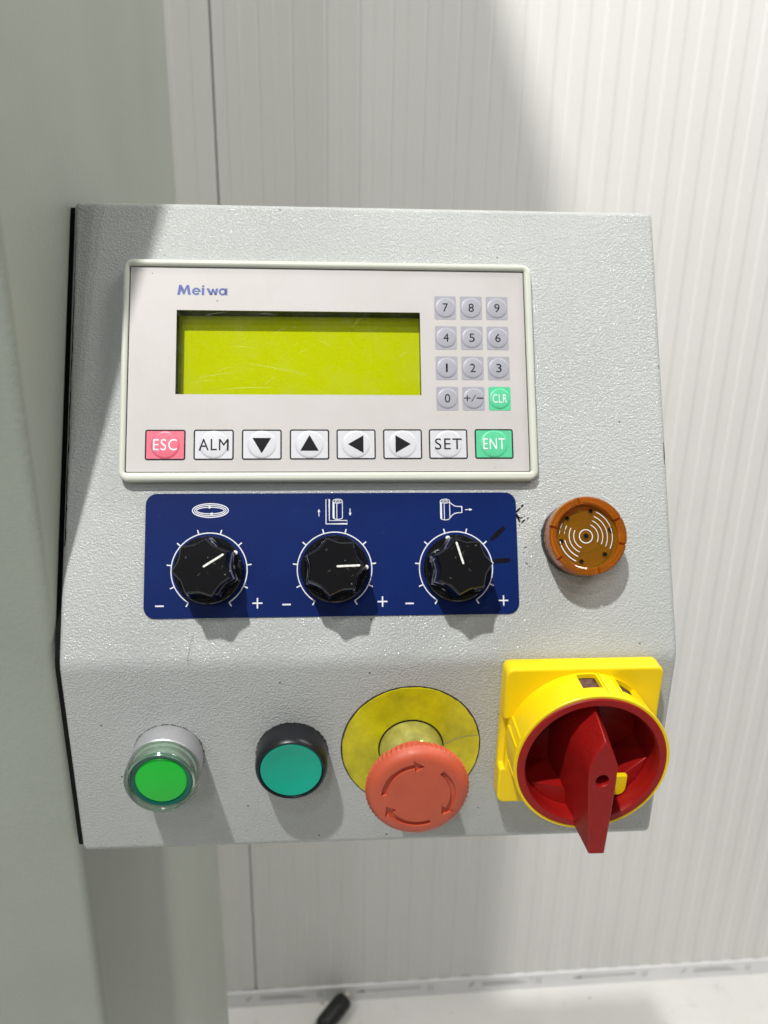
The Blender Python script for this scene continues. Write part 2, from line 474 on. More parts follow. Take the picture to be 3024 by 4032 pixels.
sk = bpy.data.objects.new('skirting_strip', None); col.objects.link(sk); sk.location = (0, wall_y(0), FZ); sk.rotation_euler = (0, 0, math.atan(YAW))
tag(sk, 'white plastic skirting strip with printed arrows along the foot of the ribbed wall', 'skirting', kind='thing')
bm = bmesh.new()
pr = [(-0.0015, 0.0), (-0.0050, 0.0), (-0.0050, 0.0345), (-0.0038, 0.0362), (-0.0015, 0.0362)]
A = [bm.verts.new((-1.0, y, z)) for y, z in pr]; B = [bm.verts.new((2.19, y, z)) for y, z in pr]
for k in range(len(pr)):
    j = (k + 1) % len(pr); bm.faces.new((A[k], A[j], B[j], B[k]))
bm.faces.new(A); bm.faces.new(B[::-1]); finish('strip', bm, 'skirting', sk, smooth=False)
RY = Matrix(((1, 0, 0, 0), (0, 0, -1, 0), (0, 1, 0, 0), (0, 0, 0, 1)))   # x,y,z(out) -> x, -out, up


def on_wall(x, out): return Matrix.Translation((x * MM, -out * MM, 0)) @ RY


for k, x in enumerate(range(-60, 1500, 205)):
    bm = bmesh.new(); z = 0.0
    if k % 2:
        ribbon(bm, [(30, 22), (135, 22)], 2.0, z); poly(bm, [(30, 26), (12, 21), (30, 18)], z)
    else:
        for q in range(4): ribbon(bm, [(45, 16 + 3.0 * q), (130 - 6 * q, 16 + 3.0 * q)], .9, z)
        ribbon(bm, [(20, 20), (30, 26), (20, 14)], 1.2, z)
    for q in (150, 156): ribbon(bm, [(q, 12), (q, 28)], 1.4, z)
    finish('printed_arrow', bm, 'filmprint', sk, on_wall(x, 5.25), smooth=False)

# ------------------------------------------------------------------ machine column
bm = bmesh.new()
prism(bm, rrect(-420, 5.6, 5.3, 354, 4.5, 5), -1190, 1175)
colo = finish('machine_column', bm, 'column', bevel=0)
tag(colo, 'tall grey green powder coated machine column beside the control box', 'machine column', kind='thing')

# ------------------------------------------------------------------ connector on the floor
pc = bpy.data.objects.new('cable_connector', None); col.objects.link(pc)
pc.location = (0.139, 0.807, FZ); pc.rotation_euler = (0, 0, math.radians(51.5 + 180))
tag(pc, 'black rubber cable connector lying on the white floor against the skirting', 'connector')


def tube(bm, prof, seg=24, zc=0.0, flat=1.0, path=None):
    """prof: (x along, radius); axis +x, resting so that its lowest point is z=0"""
    rings = []
    for x, r in prof:
        rings.append([bm.verts.new((x * MM, r * MM * math.cos(2 * math.pi * k / seg), (zc + r * flat * math.sin(2 * math.pi * k / seg)) * MM)) for k in range(seg)])
    for a, b in zip(rings, rings[1:]):
        for k in range(seg): bm.faces.new((a[k], a[(k + 1) % seg], b[(k + 1) % seg], b[k]))
    bm.faces.new(rings[0][::-1]); bm.faces.new(rings[-1])


bm = bmesh.new(); tube(bm, [(0, 11.5), (2, 15), (7, 16.3), (30, 16.5), (58, 16), (64, 15), (67, 13)], zc=16.7); finish('connector_body', bm, 'rubber', pc)
bm = bmesh.new(); tube(bm, [(66.6, 12.8), (72, 12.4), (75, 10), (79, 10.6), (82, 8.6), (86, 8.8), (98, 5.8)], zc=14.5); finish('strain_relief', bm, 'rubber', pc)
bm = bmesh.new(); tube(bm, [(-9, 4.5), (-2, 5.6), (0.4, 6)], zc=20); finish('contact_tip', bm, 'contact', pc)
bm = bmesh.new(); prism(bm, rrect(8, -6, 22, 6, 1.5), 32.2, 34); finish('grip_rib', bm, 'rubber', pc)
cu = bmesh.new()
pts = [Vector((94, 0, 16)), Vector((110, 2, 10)), Vector((130, 10, 4.2)), Vector((200, 40, 4.0)), Vector((300, 60, 4.0)), Vector((420, 30, 4.0)), Vector((560, -60, 4.0))]
rings = []
for k, p in enumerate(pts):
    d = (pts[min(k + 1, len(pts) - 1)] - pts[max(k - 1, 0)]).normalized(); sd = d.cross(Vector((0, 0, 1))).normalized(); upv = sd.cross(d)
    rings.append([cu.verts.new((p + (sd * math.cos(2 * math.pi * q / 12) + upv * math.sin(2 * math.pi * q / 12)) * 3.9) * MM) for q in range(12)])
for a, b in zip(rings, rings[1:]):
    for q in range(12): cu.faces.new((a[q], a[(q + 1) % 12], b[(q + 1) % 12], b[q]))
cu.faces.new(rings[0]); cu.faces.new(rings[-1]); finish('cable', cu, 'rubber', pc)

# ------------------------------------------------------------------ control box
box = bpy.data.objects.new('control_box', None); col.objects.link(box)
box.location = (0.133, 0.08, -0.091)
tag(box, 'light grey metal control box with display, knobs and push buttons mounted beside the column', 'control box')
BI = Matrix.Translation(-box.location)
sn, cs = math.sin(SL), math.cos(SL)
MU = Matrix(((1, 0, 0, 0), (0, sn, -cs, 0), (0, cs, sn, 0), (0, 0, 0, 1)))      # upper face frame: x, up-slope, outward
ML = Matrix(((1, 0, 0, 0), (0, 0, -1, 0), (0, 1, 0, 0), (0, 0, 0, 1)))          # lower face frame: x, up, outward


def U(x, s, h=0.0): return BI @ MU @ Matrix.Translation((x * MM, s * MM, h * MM))
def L(x, z, h=0.0): return BI @ ML @ Matrix.Translation((x * MM, z * MM, h * MM))
def up2(s, h=0): return (s * sn - h * cs, s * cs + h * sn)


# housing: side profile (y,z) with bend radii, extruded in x
XL, XR, ST, SB = 7.2, 258.7, 193.8, -92.4
raw = [((0, SB), 4.0), ((0, 0), 16.0), (up2(ST), 3.0), ((up2(ST)[0] + 16, up2(ST)[1] - 1.5), 2.0), ((150, up2(ST)[1] - 3), 3), ((150, SB), 3)]
prof = []
for k, (p, r) in enumerate(raw):
    a = Vector(raw[k - 1][0]); b = Vector(p); c = Vector(raw[(k + 1) % len(raw)][0])
    u = (a - b).normalized(); v = (c - b).normalized(); th = u.angle(v); t = r / math.tan(th / 2)
    p0 = b + u * t; p1 = b + v * t; cc_ = b + (u + v).normalized() * (r / math.sin(th / 2))
    a0 = math.atan2(*(p0 - cc_).yx); a1 = math.atan2(*(p1 - cc_).yx); da = (a1 - a0 + math.pi) % (2 * math.pi) - math.pi
    for q in range(7): prof.append((cc_.x + r * math.cos(a0 + da * q / 6), cc_.y + r * math.sin(a0 + da * q / 6)))
bm = bmesh.new()
# rounded side edges: inset copies of the profile
cen = Vector((sum(p[0] for p in prof) / len(prof), sum(p[1] for p in prof) / len(prof)))


def inset(P, d):
    out = []; n_ = len(P)
    for k in range(n_):
        a = Vector(P[k - 1]); b = Vector(P[k]); c = Vector(P[(k + 1) % n_])
        e1 = (b - a).normalized(); e2 = (c - b).normalized(); nn = (Vector((-e1.y, e1.x)) + Vector((-e2.y, e2.x))).normalized()
        if nn.dot(cen - b) < 0 and abs(nn.dot((cen - b).normalized())) > .05: nn = -nn
        out.append((b.x + nn.x * d, b.y + nn.y * d))
    return out


RB = 2.6
stations = []
for q in range(5):
    t = math.pi / 2 * q / 4; stations.append((XL + RB * (1 - math.sin(t)), RB * (1 - math.cos(t))))
stations = stations[::-1]                       # q=4: x=XL, inset RB  ->  q=0: x=XL+RB, inset 0
stL = [(XL + RB * (1 - math.cos(math.pi / 2 * q / 4)), RB * (1 - math.sin(math.pi / 2 * q / 4))) for q in range(5)]
stR = [(XR - (x - XL), d) for x, d in stL][::-1]
rings = []
for x, d in stL + stR:
    P = inset(prof, d) if d > 1e-6 else prof
    rings.append([bm.verts.new((x * MM, y * MM, z * MM)) for y, z in P])
for a, b in zip(rings, rings[1:]):
    for k in range(len(a)):
        j = (k + 1) % len(a); bm.faces.new((a[k], a[j], b[j], b[k]))
bm.faces.new(rings[0][::-1]); bm.faces.new(rings[-1])
housing = finish('housing', bm, 'paint', box, BI, angle=50)
tag(housing, 'light grey textured powder coated sheet metal housing with sloped upper face')
# added black filler, stands in for the deep shade in the slit towards the column
bm = bmesh.new(); P = inset(prof, 2.2)
a = [bm.verts.new((5.32 * MM, y * MM, z * MM)) for y, z in P]; b = [bm.verts.new(((XL + .3) * MM, y * MM, z * MM)) for y, z in P]
for k in range(len(P)):
    j = (k + 1) % len(P); bm.faces.new((a[k], a[j], b[j], b[k]))
bm.faces.new(a[::-1]); bm.faces.new(b); finish('slit_shade_filler', bm, 'gap', box, BI)
# cut-out behind the display
HX, HY = 29.5, 73.1
bm = bmesh.new(); prism(bm, [(HX + 18, HY + 30), (HX + 128, HY + 30), (HX + 128, HY + 80), (HX + 18, HY + 80)], -14, 6)
ct = finish('cutter', bm, 'gap', smooth=False); ct.matrix_world = MU
bpy.context.view_layer.update()
cut(housing, [ct]); housing.data.set_sharp_from_angle(angle=math.radians(50))

# paint crack along the left bend, chips on the edges
bm = bmesh.new(); pts = []; ws = []
s = 176.0
while s > 46:
    pts.append((8.75 - (176 - s) * 0.0035 + random.uniform(-.16, .16), s)); ws.append(max(.12, .42 * random.uniform(.5, 1.2) * min(1, (177 - s) / 30)))
    s -= random.uniform(1.2, 3.2)
ribbon(bm, pts, ws, -0.10); finish('paint_crack', bm, 'gap', box, U(0, 0), smooth=False)
for s0, s1, x, w in ((90.5, 80, 257.6, .45), (125, 122, 257.2, .4), (143, 141, 256.8, .35)):
    bm = bmesh.new(); ribbon(bm, [(x, s0), (x + .05, (s0 + s1) / 2), (x - .1, s1)], [.15, w, .15], -.25)
    finish('paint_chip', bm, 'grime', box, U(0, 0), smooth=False)

for pts in ([(60.0, 12.0), (58.9, 8.4), (58.2, 5.2), (57.6, 2.0), (57.9, -.2)], [(57.2, 1.4), (58.8, 1.6), (59.6, 2.6)]):
    bm = bmesh.new(); ribbon(bm, pts, .08, .35); finish('lint_fibre', bm, 'grime', box, U(0, 0), smooth=False)
# ---------------- operator display
bm = bmesh.new()
frame_prism(bm, rrect(0, 0, 172, 94, 4.2), rrect(2.5, 3.7, 168.9, 91.2, .6), 0.05, 4.6)
disp = finish('operator_display', bm, 'bezel', box, U(HX, HY), bevel=1.1, seg=3)
tag(disp, 'ivory framed operator display with yellow green screen and membrane keys')
# backing with the window opening left free
bm = bmesh.new()
wx0, wy0, wx1, wy1 = 22.0, 36.4, 123.7, 72.4
frame_prism(bm, [(2.45, 3.65), (168.95, 3.65), (168.95, 91.25), (2.45, 91.25)], [(wx0 - 1, wy0 - 1), (wx1 + 1, wy0 - 1), (wx1 + 1, wy1 + 1), (wx0 - 1, wy1 + 1)], 0.3, 2.5)
finish('backing_plate', bm, 'gap', disp, smooth=False)
bm = bmesh.new()
frame_prism(bm, rrect(2.9, 4.1, 168.5, 90.8, .5), rrect(wx0, wy0, wx1, wy1, .15), 2.6, 3.1)
finish('face_sheet', bm, 'sheet', disp, smooth=False)
bm = bmesh.new()
D0, D1 = -5.0, 2.55
q = [(wx0 - .3, wy0 - .3), (wx1 + .3, wy0 - .3), (wx1 + .3, wy1 + .3), (wx0 - .3, wy1 + .3)]
frame_prism(bm, [(x + (-.6 if x < 60 else .6), y + (-.6 if y < 50 else .6)) for x, y in q], q, D0, D1)
finish('screen_surround', bm, 'recess', disp, smooth=False)
bm = bmesh.new(); prism(bm, q, D0, D0 + .6); finish('screen', bm, 'lcd', disp, smooth=False)
bm = bmesh.new(); poly(bm, q, 2.85); finish('screen_window', bm, 'window', disp, smooth=False)
bm = bmesh.new()
for (x, y, ln, a, w) in ((30, 43, 18, 9, .16), (50, 50, 26, -12, .18), (38, 46, 9, 14, .1), (62, 62, 7, 30, .12), (58, 40, 8, 38, .15), (27, 41, 12, 6, .12), (44, 57, 10, -6, .1), (95, 66, 7, 40, .12), (80, 60, 8, -28, .1), (114, 52, 6, 36, .1), (33, 70, 10, 8, .15), (55, 71, 9, -4, .15), (100, 70.4, 4, 60, .14), (40, 38.5, 22, 2, .25), (64, 48, 12, -14, .1), (72, 54, 5, 20, .1)):
    dx, dy = math.cos(math.radians(a)), math.sin(math.radians(a))
    ribbon(bm, [(x + dx * ln * t, y + dy * ln * t + .5 * math.sin(3 * t)) for t in (0, .3, .6, 1)], [.02, w, w, .02], 2.95)
finish('window_scratches', bm, 'scratch', disp, smooth=False)
bm = bmesh.new()
zl = 3.16


def P_(pts): poly(bm, [(22.1 + x * 20.8, 78.9 + y * 4.35) for x, y in pts], zl)


# hand drawn letter shapes (unit box): M, e, i, w, a
P_([(0, 0), (.055, 0), (.085, .66), (.035, 1.0)]); P_([(.035, 1.0), (.085, 1.0), (.14, .5), (.125, 0.08)][:3] + [(.115, .06)]); P_([(.115, .06), (.15, .06), (.185, 1.0), (.14, .5)]) ; P_([(.185, 1.0), (.235, 1.0), (.19, .66)]); P_([(.235, 1.0), (.27, .02), (.215, .02), (.19, .66)])
P_([(.035, 1.0), (.085, .66), (.115, .06)]); P_([(.15, .06), (.19, .66), (.185, 1.0)])
ex, ey, er, eh = .378, .37, .067, .28
ribbon(bm, [(22.1 + x * 20.8, 78.9 + y * 4.35) for x, y in arc(ex, ey, er, 0, 322, 28, ry=eh)], .78, zl)
ribbon(bm, [(22.1 + (ex - er) * 20.8, 78.9 + .40 * 4.35), (22.1 + (ex + er + .017) * 20.8, 78.9 + .36 * 4.35)], .5, zl + .02)
P_([(.485, 0), (.535, 0), (.538, .72), (.485, .74)]); P_(arc(.513, .89, .026, 0, 360, 12, ry=.1)[:-1])
for pp in ([(.575, .68), (.635, .68), (.695, .02), (.645, .02)], [(.645, .02), (.695, .02), (.725, .64), (.69, .64)], [(.69, .64), (.725, .64), (.785, .02), (.74, .02)], [(.74, .02), (.785, .02), (.815, .68), (.765, .68)]): P_(pp)
ribbon(bm, [(22.1 + x * 20.8, 78.9 + y * 4.35) for x, y in arc(.90, .36, .058, 0, 360, 30, ry=.27)[:-1]], .85, zl, closed=True)
P_([(.945, .01), (.997, .01), (.997, .70), (.945, .70)])
tag(finish('brand_lettering', bm, 'logo', disp, smooth=False), 'blue Meiwa lettering')


def key(name, label, x0, y0, x1, y1, mat, ink, txt=None, tri=None, border=False, tb=None, r=.7, plus=False):
    bm = bmesh.new()
    w, h = x1 - x0, y1 - y0
    R = .95 if border else r
    if border:
        O = rrect(-w / 2, -h / 2, w / 2, h / 2, R); I = rrect(-w / 2 + .55, -h / 2 + .55, w / 2 - .55, h / 2 - .55, max(.3, R - .5))
        frame_prism(bm, O, I, 0.0, .10, mi=2); prism(bm, I, 0.0, .07)
    else:
        prism(bm, rrect(-w / 2, -h / 2, w / 2, h / 2, R), 0.0, .07)
    rad = min(w, h) / 2 * (.93 if border else .95)
    dx, dy = (0, 0)
    lathe(bm, [(rad, .06), (rad * .965, .22), (rad * .90, .34), (rad * .82, .39), (0, .40)], 40, cx=dx, cy=dy)
    zt = .45
    if txt and not plus:
        tx, ty = tb; text_into(bm, txt, -tx / 2, -ty / 2, tx / 2, ty / 2, zt, mi=1, space=1.12)
    if plus:
        for a, b, ww in ((((-4.1, 0.1)), (-1.3, 0.1), .4), ((-2.7, -1.2), (-2.7, 1.35), .4), ((-.9, -1.4), (.8, 1.5), .28), ((1.3, .1), (4.1, .1), .5)):
            ribbon(bm, [a, b], ww, zt, mi=1)
    if tri: poly(bm, tri, zt, mi=1)
    o = finish(name, bm, [mat, ink, 'blackink'], disp, Matrix.Translation(((x0 + x1) / 2 * MM, (y0 + y1) / 2 * MM, 3.12 * MM)), angle=25)
    tag(o, label); return o


rows = [('789', 69.5, 79.7), ('456', 56.3, 66.5), ('123', 43.1, 53.3), ('0#C', 29.95, 40.1)]
colx = [(129.95, 139.25), (140.95, 150.4), (152.1, 161.5)]
for chars, y0, y1 in rows:
    for c, (x0, x1) in zip(chars, colx):
        if c == 'C': key('key', 'green CLR key', x0, y0, x1, y1, 'keygreen', 'whiteink', 'CLR', tb=(6.0, 3.8))
        elif c == '#': key('key', 'grey plus minus key', x0, y0, x1, y1, 'keygrey', 'blackink', '+/-', plus=True)
        else: key('key', 'grey %s key' % c, x0, y0, x1, y1, 'keygrey', 'blackink', c, tb=(.8 if c == '1' else 2.3, 3.65))
bk = [(10.3, 'ESC'), (29.8, 'ALM'), (49.3, 'D'), (68.8, 'U'), (88.0, 'L'), (107.3, 'R'), (126.4, 'SET'), (145.7, 'ENT')]
T = 3.7
for k, (x0, t) in enumerate(bk):
    y0, y1, x1 = 8.9 + .06 * k, 21.5 + .06 * k, x0 + 16.2
    if t == 'ESC': key('key', 'pink red ESC key', x0, y0, x1, y1, 'keyred', 'whiteink', 'ESC', border=True, tb=(9.6, 4.7))
    elif t == 'ENT': key('key', 'green ENT key', x0, y0, x1, y1, 'keygreen', 'whiteink', 'ENT', border=True, tb=(9.2, 4.7))
    elif t in ('ALM', 'SET'): key('key', 'white %s key' % t, x0, y0, x1, y1, 'keywhite', 'blackink', t, border=True, tb=(12.0 if t == 'ALM' else 11.2, 4.75))
    else:
        tri = {'D': [(-3.8, 2.7), (0, -3.7), (3.8, 2.7)], 'U': [(-3.8, -2.7), (3.8, -2.7), (0, 3.9)], 'L': [(-3.4, 0), (3.0, -3.7), (3.0, 3.7)], 'R': [(3.4, 0), (-3.0, 3.7), (-3.0, -3.7)]}[t]
        key('key', 'white %s arrow key' % {'D': 'down', 'U': 'up', 'L': 'left', 'R': 'right'}[t], x0, y0, x1, y1, 'keywhite', 'blackink', tri=tri, border=True)

# ---------------- blue scale plate
PX0, PX1, PY0, PY1 = 40.0, 192.3, 18.1, 68.6
bm = bmesh.new(); prism(bm, rrect(PX0, PY0, PX1, PY1, 4.6, 8), .03, .45)
plate = finish('scale_plate', bm, 'blue', box, U(0, 0), smooth=False); tag(plate, 'dark blue printed scale plate behind three knobs')
KC = [(65.8, 37.2), (116.4, 37.2), (166.4, 37.0)]
ZP = .52
for cx, cy in KC:
    bm = bmesh.new()
    ribbon(bm, arc(cx, cy, 15.2, -58, 238, 96), .42, ZP)
    for k in range(10):
        a = math.radians(-58 + 296 * k / 9)
        ribbon(bm, [(cx + 15.2 * math.cos(a), cy + 15.2 * math.sin(a)), (cx + 17.1 * math.cos(a), cy + 17.1 * math.sin(a))], .5, ZP + .02)
    finish('dial_scale', bm, 'whiteink', plate, smooth=False)
    bm = bmesh.new(); ribbon(bm, [(cx - 21.2, cy - 14.1), (cx - 17.8, cy - 14.1)], .6, ZP); finish('minus_sign', bm, 'whiteink', plate, smooth=False)
    bm = bmesh.new(); ribbon(bm, [(cx + 17.4, cy - 13.4), (cx + 21.4, cy - 13.4)], .55, ZP); ribbon(bm, [(cx + 19.4, cy - 15.5), (cx + 19.4, cy - 11.3)], .55, ZP + .02)
    finish('plus_sign', bm, 'whiteink', plate, smooth=False)
# icons
bm = bmesh.new(); cx, cy = 66.0, 61.6
for a, b, w in ((7.2, 2.8, .42), (6.35, 2.1, .36), (5.6, 1.35, .36)): ribbon(bm, arc(cx, cy, a, 0, 360, 60, ry=b)[:-1], w, ZP, closed=True)
poly(bm, [(cx - .7, cy + 1.95), (cx + .9, cy + 1.35), (cx - .7, cy + .75)], ZP + .02); poly(bm, [(cx + .9, cy - .75), (cx - .7, cy - 1.35), (cx + .9, cy - 1.95)], ZP + .02)
finish('turntable_symbol', bm, 'whiteink', plate, smooth=False)


def arrow(bm, x, y, dx, dy, ln, w=.3, hw=.55):
    px, py = -dy, dx
    ribbon(bm, [(x, y), (x + dx * (ln - 1.1), y + dy * (ln - 1.1))], w, ZP)
    bx, by = x + dx * (ln - 1.25), y + dy * (ln - 1.25)
    poly(bm, [(bx + px * hw, by + py * hw), (bx - px * hw, by - py * hw), (x + dx * ln, y + dy * ln)], ZP + .02)


def cyl(bm, x0, x1, s0, s1):
    m = (x0 + x1) / 2; r = (x1 - x0) / 2
    ribbon(bm, arc(m, s1, r - .15, 0, 360, 32, ry=.85)[:-1], .3, ZP, closed=True)
    ribbon(bm, arc(m, s1, r * .5, 0, 360, 20, ry=.38)[:-1], .25, ZP + .02, closed=True)
    poly(bm, [(x0, s1), (x0, s0)] + arc(m, s0, r, 180, 232, 6, ry=.85) + [(m - r * .62, s1 - .6)], ZP + .02)
    ribbon(bm, arc(m, s0, r - .15, 180, 360, 20, ry=.85), .3, ZP)
    ribbon(bm, [(x1 - .15, s0), (x1 - .15, s1)], .3, ZP)
    ribbon(bm, [(m - .35, s0 - .7), (m - .35, s1 - .8)], .3, ZP)


bm = bmesh.new()
ribbon(bm, [(113.0, 66.0), (114.35, 66.0), (114.35, 57.15), (121.7, 57.15), (121.7, 55.8), (113.0, 55.8)], .3, ZP + .04, closed=True)
cyl(bm, 115.7, 119.9, 58.5, 65.2); arrow(bm, 110.1, 58.9, 0, 1, 3.1); arrow(bm, 122.9, 62.2, 0, -1, 3.1)
finish('lift_symbol', bm, 'whiteink', plate, smooth=False)
bm = bmesh.new(); cyl(bm, 160.3, 164.5, 58.0, 65.0)
top = [(164.4, 64.5), (165.2, 63.8), (166.3, 63.0), (167.6, 62.75), (169.4, 62.7)]
ribbon(bm, top + [(169.4, 60.2), (167.6, 60.1), (166.3, 59.8), (165.2, 59.0), (164.4, 58.0)], .34, ZP + .04)
arrow(bm, 170.8, 61.4, 1, 0, 3.0); finish('film_symbol', bm, 'whiteink', plate, smooth=False)
for pts, w in (([(181.2, 48.6), (183.2, 50.4), (185.4, 52.4), (187.2, 53.9)], [1.1, 2.0, 1.9, 1.1]), ([(182.0, 39.8), (184.5, 40.0), (187, 40.1), (189.2, 40.3)], [1.7, 1.9, 1.9, 1.2])):
    bm = bmesh.new(); ribbon(bm, pts, w, ZP + .08); finish('marker_stroke', bm, 'marker', plate, smooth=False)
bm = bmesh.new()
for pts, w in (([(192.3, 60.2), (193.3, 61.2), (194.3, 62.0)], [.6, .9, .5]), ([(194.6, 62.2), (195.5, 63.3)], [.5, .9]), ([(192.4, 59.6), (193.0, 58.0), (193.9, 56.0)], [.9, .9, .5]), ([(193.0, 58.6), (194.0, 57.7), (195.2, 58.0)], [.5, .5, .3]), ([(194.4, 55.6), (195.4, 56.6), (196.2, 57.1)], [.3, .7, .3]), ([(197.0, 57.2), (197.5, 58.0)], [.35, .45]), ([(193.5, 54.9), (193.9, 54.5)], [.4, .4]), ([(195.6, 58.5), (196, 58.7)], [.4, .4]), ([(195, 45.2), (196.5, 45.8)], [.2, .3]), ([(194.8, 43.6), (195.1, 43.3)], [.4, .3]), ([(195.4, 39.2), (196.6, 38.4)], [.25, .3]), ([(197, 37.6), (197.3, 37.3)], [.4, .4])):
    ribbon(bm, pts, w, .12)
finish('marker_scribble', bm, 'marker', box, U(0, 0), smooth=False)

# ---------------- star knobs
def knob(cx, cy, ang, under):
    bm = bmesh.new()
    lathe(bm, [(0, .6), (13.4, .6), (13.7, 1.0), (13.7, 3.4), (13.2, 4.0), (0, 4.0)], 72)
    k = finish('control_knob', bm, 'knob', box, U(cx, cy, 0) @ Matrix.Rotation(math.radians(ang), 4, 'Z'))
    tag(k, 'black star shaped control knob under the %s symbol' % under)
    bm = bmesh.new(); N_ = 84; levels = []
    for h, rv, dep in ((3.9, 13.3, 1.1), (5.2, 12.9, 1.75), (10, 12.4, 2.0), (18.6, 11.7, 2.05), (19.9, 11.4, 2.0), (20.4, 10.8, 1.85)):
        Lv = []
        for q in range(N_):
            t = 2 * math.pi * q / N_; ph = (t * 7 / (2 * math.pi)) % 1.0
            sc_ = 1 - (2 * abs(ph - .5)) ** 1.7      # 0 at the points, 1 mid-scallop
            r = rv - dep * sc_
            Lv.append((r * math.cos(t), r * math.sin(t), h))
        levels.append(Lv)
    loft(bm, levels); g = finish('grip', bm, 'knob', k, angle=40)
    bm = bmesh.new()
    ribbon(bm, [(.6, 0), (1.0, 0), (9.3, 0), (9.7, 0)], [.4, .8, .8, .4], 20.52); finish('pointer_line', bm, 'pointer', k, smooth=False)
    bm = bmesh.new(); lathe(bm, [(.95, 4.0), (.9, 4.8), (.5, 5.1), (0, 5.15)], 14, cx=12.8); finish('pointer_dot', bm, 'pointer', k)
    return k


for (cx, cy), a, u_ in zip(KC, (32, 2, 107), ('oval turntable', 'roll lift', 'film pull')): knob(cx, cy, a, u_)

# ---------------- amber buzzer
bm = bmesh.new(); lathe(bm, [(0, .05), (14.7, .05), (15.0, .5), (15.0, 5.0), (14.2, 6.4), (13.6, 6.6), (0, 6.6)], 72)
BS = Matrix.Diagonal((1.02, 1.02, 0.84, 1))
bz = finish('signal_buzzer', bm, 'blackplastic', box, U(217.9, 48.8) @ BS); tag(bz, 'amber translucent signal buzzer with white printed rings')
bm = bmesh.new()
lathe(bm, [(13.7, 6.7), (14.9, 6.7), (15.5, 7.6), (15.6, 9.0), (15.35, 9.3), (15.35, 10.2), (15.6, 10.5), (15.6, 17.4), (15.1, 18.0), (13.2, 18.0), (12.7, 17.6), (12.7, 14.9), (12.6, 14.2), (13.3, 13.6)], 96, close=True)
capo = finish('buzzer_cap', bm, 'amber', bz)
cts = []
for k, a in enumerate((28, -14, -76, -143, 166, 104)):
    bm = bmesh.new(); prism(bm, [(12.0, -.42), (16.5, -.42), (16.5, .42), (12.0, .42)], 16.0, 19)
    c_ = finish('cutter', bm, 'gap', smooth=False); c_.matrix_world = MU @ Matrix.Translation((217.9 * MM, 48.8 * MM, 0)) @ BS @ Matrix.Rotation(math.radians(a), 4, 'Z'); cts.append(c_)
bpy.context.view_layer.update(); cut(capo, cts)
for a in (28, -14, -76, -143, 166, 104):
    bm = bmesh.new(); prism(bm, [(12.75, -.55), (15.3, -.55), (15.3, .55), (12.75, .55)], 11.5, 15.9); finish('slot_web', bm, 'amberdark', bz, Matrix.Rotation(math.radians(a), 4, 'Z'), smooth=False)
bm = bmesh.new(); lathe(bm, [(12.65, 12.9), (12.65, 14.1), (0, 14.1)], 72); lathe(bm, [(12.65, 12.9), (0, 12.9)], 72)
finish('sound_plate', bm, 'amberface', bz)
bm = bmesh.new(); lathe(bm, [(0, 6.7), (12.4, 6.7), (12.4, 8.2), (7.0, 8.8), (6.4, 10.6), (0, 10.6)], 48); finish('inner_disc', bm, 'amberdark', bz)
bm = bmesh.new(); z = 14.18
ribbon(bm, arc(0, 0, 2.65, 0, 360, 40)[:-1], .34, z, closed=True)
for r in (4.95, 6.8, 8.7, 10.7):
    ribbon(bm, arc(0, 0, r, -28, 66, 24), .3, z)
    if r < 8: ribbon(bm, arc(0, 0, r, 150, 246, 24), .3, z)
    else:
        ribbon(bm, arc(0, 0, r, 150, 163, 6), [.15, .3, .32, .3, .3, .2, .1], z); ribbon(bm, arc(0, 0, r, 166, 174, 4), [.1, .22, .1, .2, .08], z)
        ribbon(bm, arc(0, 0, r, 190, 246, 18), .34, z)
finish('printed_rings', bm, 'whiteink', bz, smooth=False)
for r, a in [(0, 0)] + [(10.3, t) for t in (77, 14, -45, -103, 191, 136)]:
    bm = bmesh.new(); rr = 1.05 if r == 0 else .95
    lathe(bm, [(rr * 1.55, 14.12), (rr * 1.3, 14.5), (rr, 14.45), (rr, 14.15)], 20, cx=r * math.cos(math.radians(a)), cy=r * math.sin(math.radians(a)))
    lathe(bm, [(rr, 14.16), (0, 14.16)], 20, mi=1, cx=r * math.cos(math.radians(a)), cy=r * math.sin(math.radians(a)))
    finish('sound_hole', bm, ['amberface', 'gap'], bz)


def grime(parent, r0, amp, mat):
    bm = bmesh.new(); n_ = 220
    a = [bm.verts.new(((r0 - .4) * MM * math.cos(2 * math.pi * k / n_), (r0 - .4) * MM * math.sin(2 * math.pi * k / n_), .10 * MM)) for k in range(n_)]
    b = []
    for k in range(n_):
        t = 2 * math.pi * k / n_; r = r0 + amp * .6 * random.random() ** 2 * (1.0 if math.sin(t) > 0 else .4)
        b.append(bm.verts.new((r * MM * math.cos(t), r * MM * math.sin(t), .10 * MM)))
    for k in range(n_): bm.faces.new((a[k], a[(k + 1) % n_], b[(k + 1) % n_], b[k]))
    return finish('grime_ring', bm, mat, parent, smooth=False)


grime(bz, 15.0, .7, 'grime')
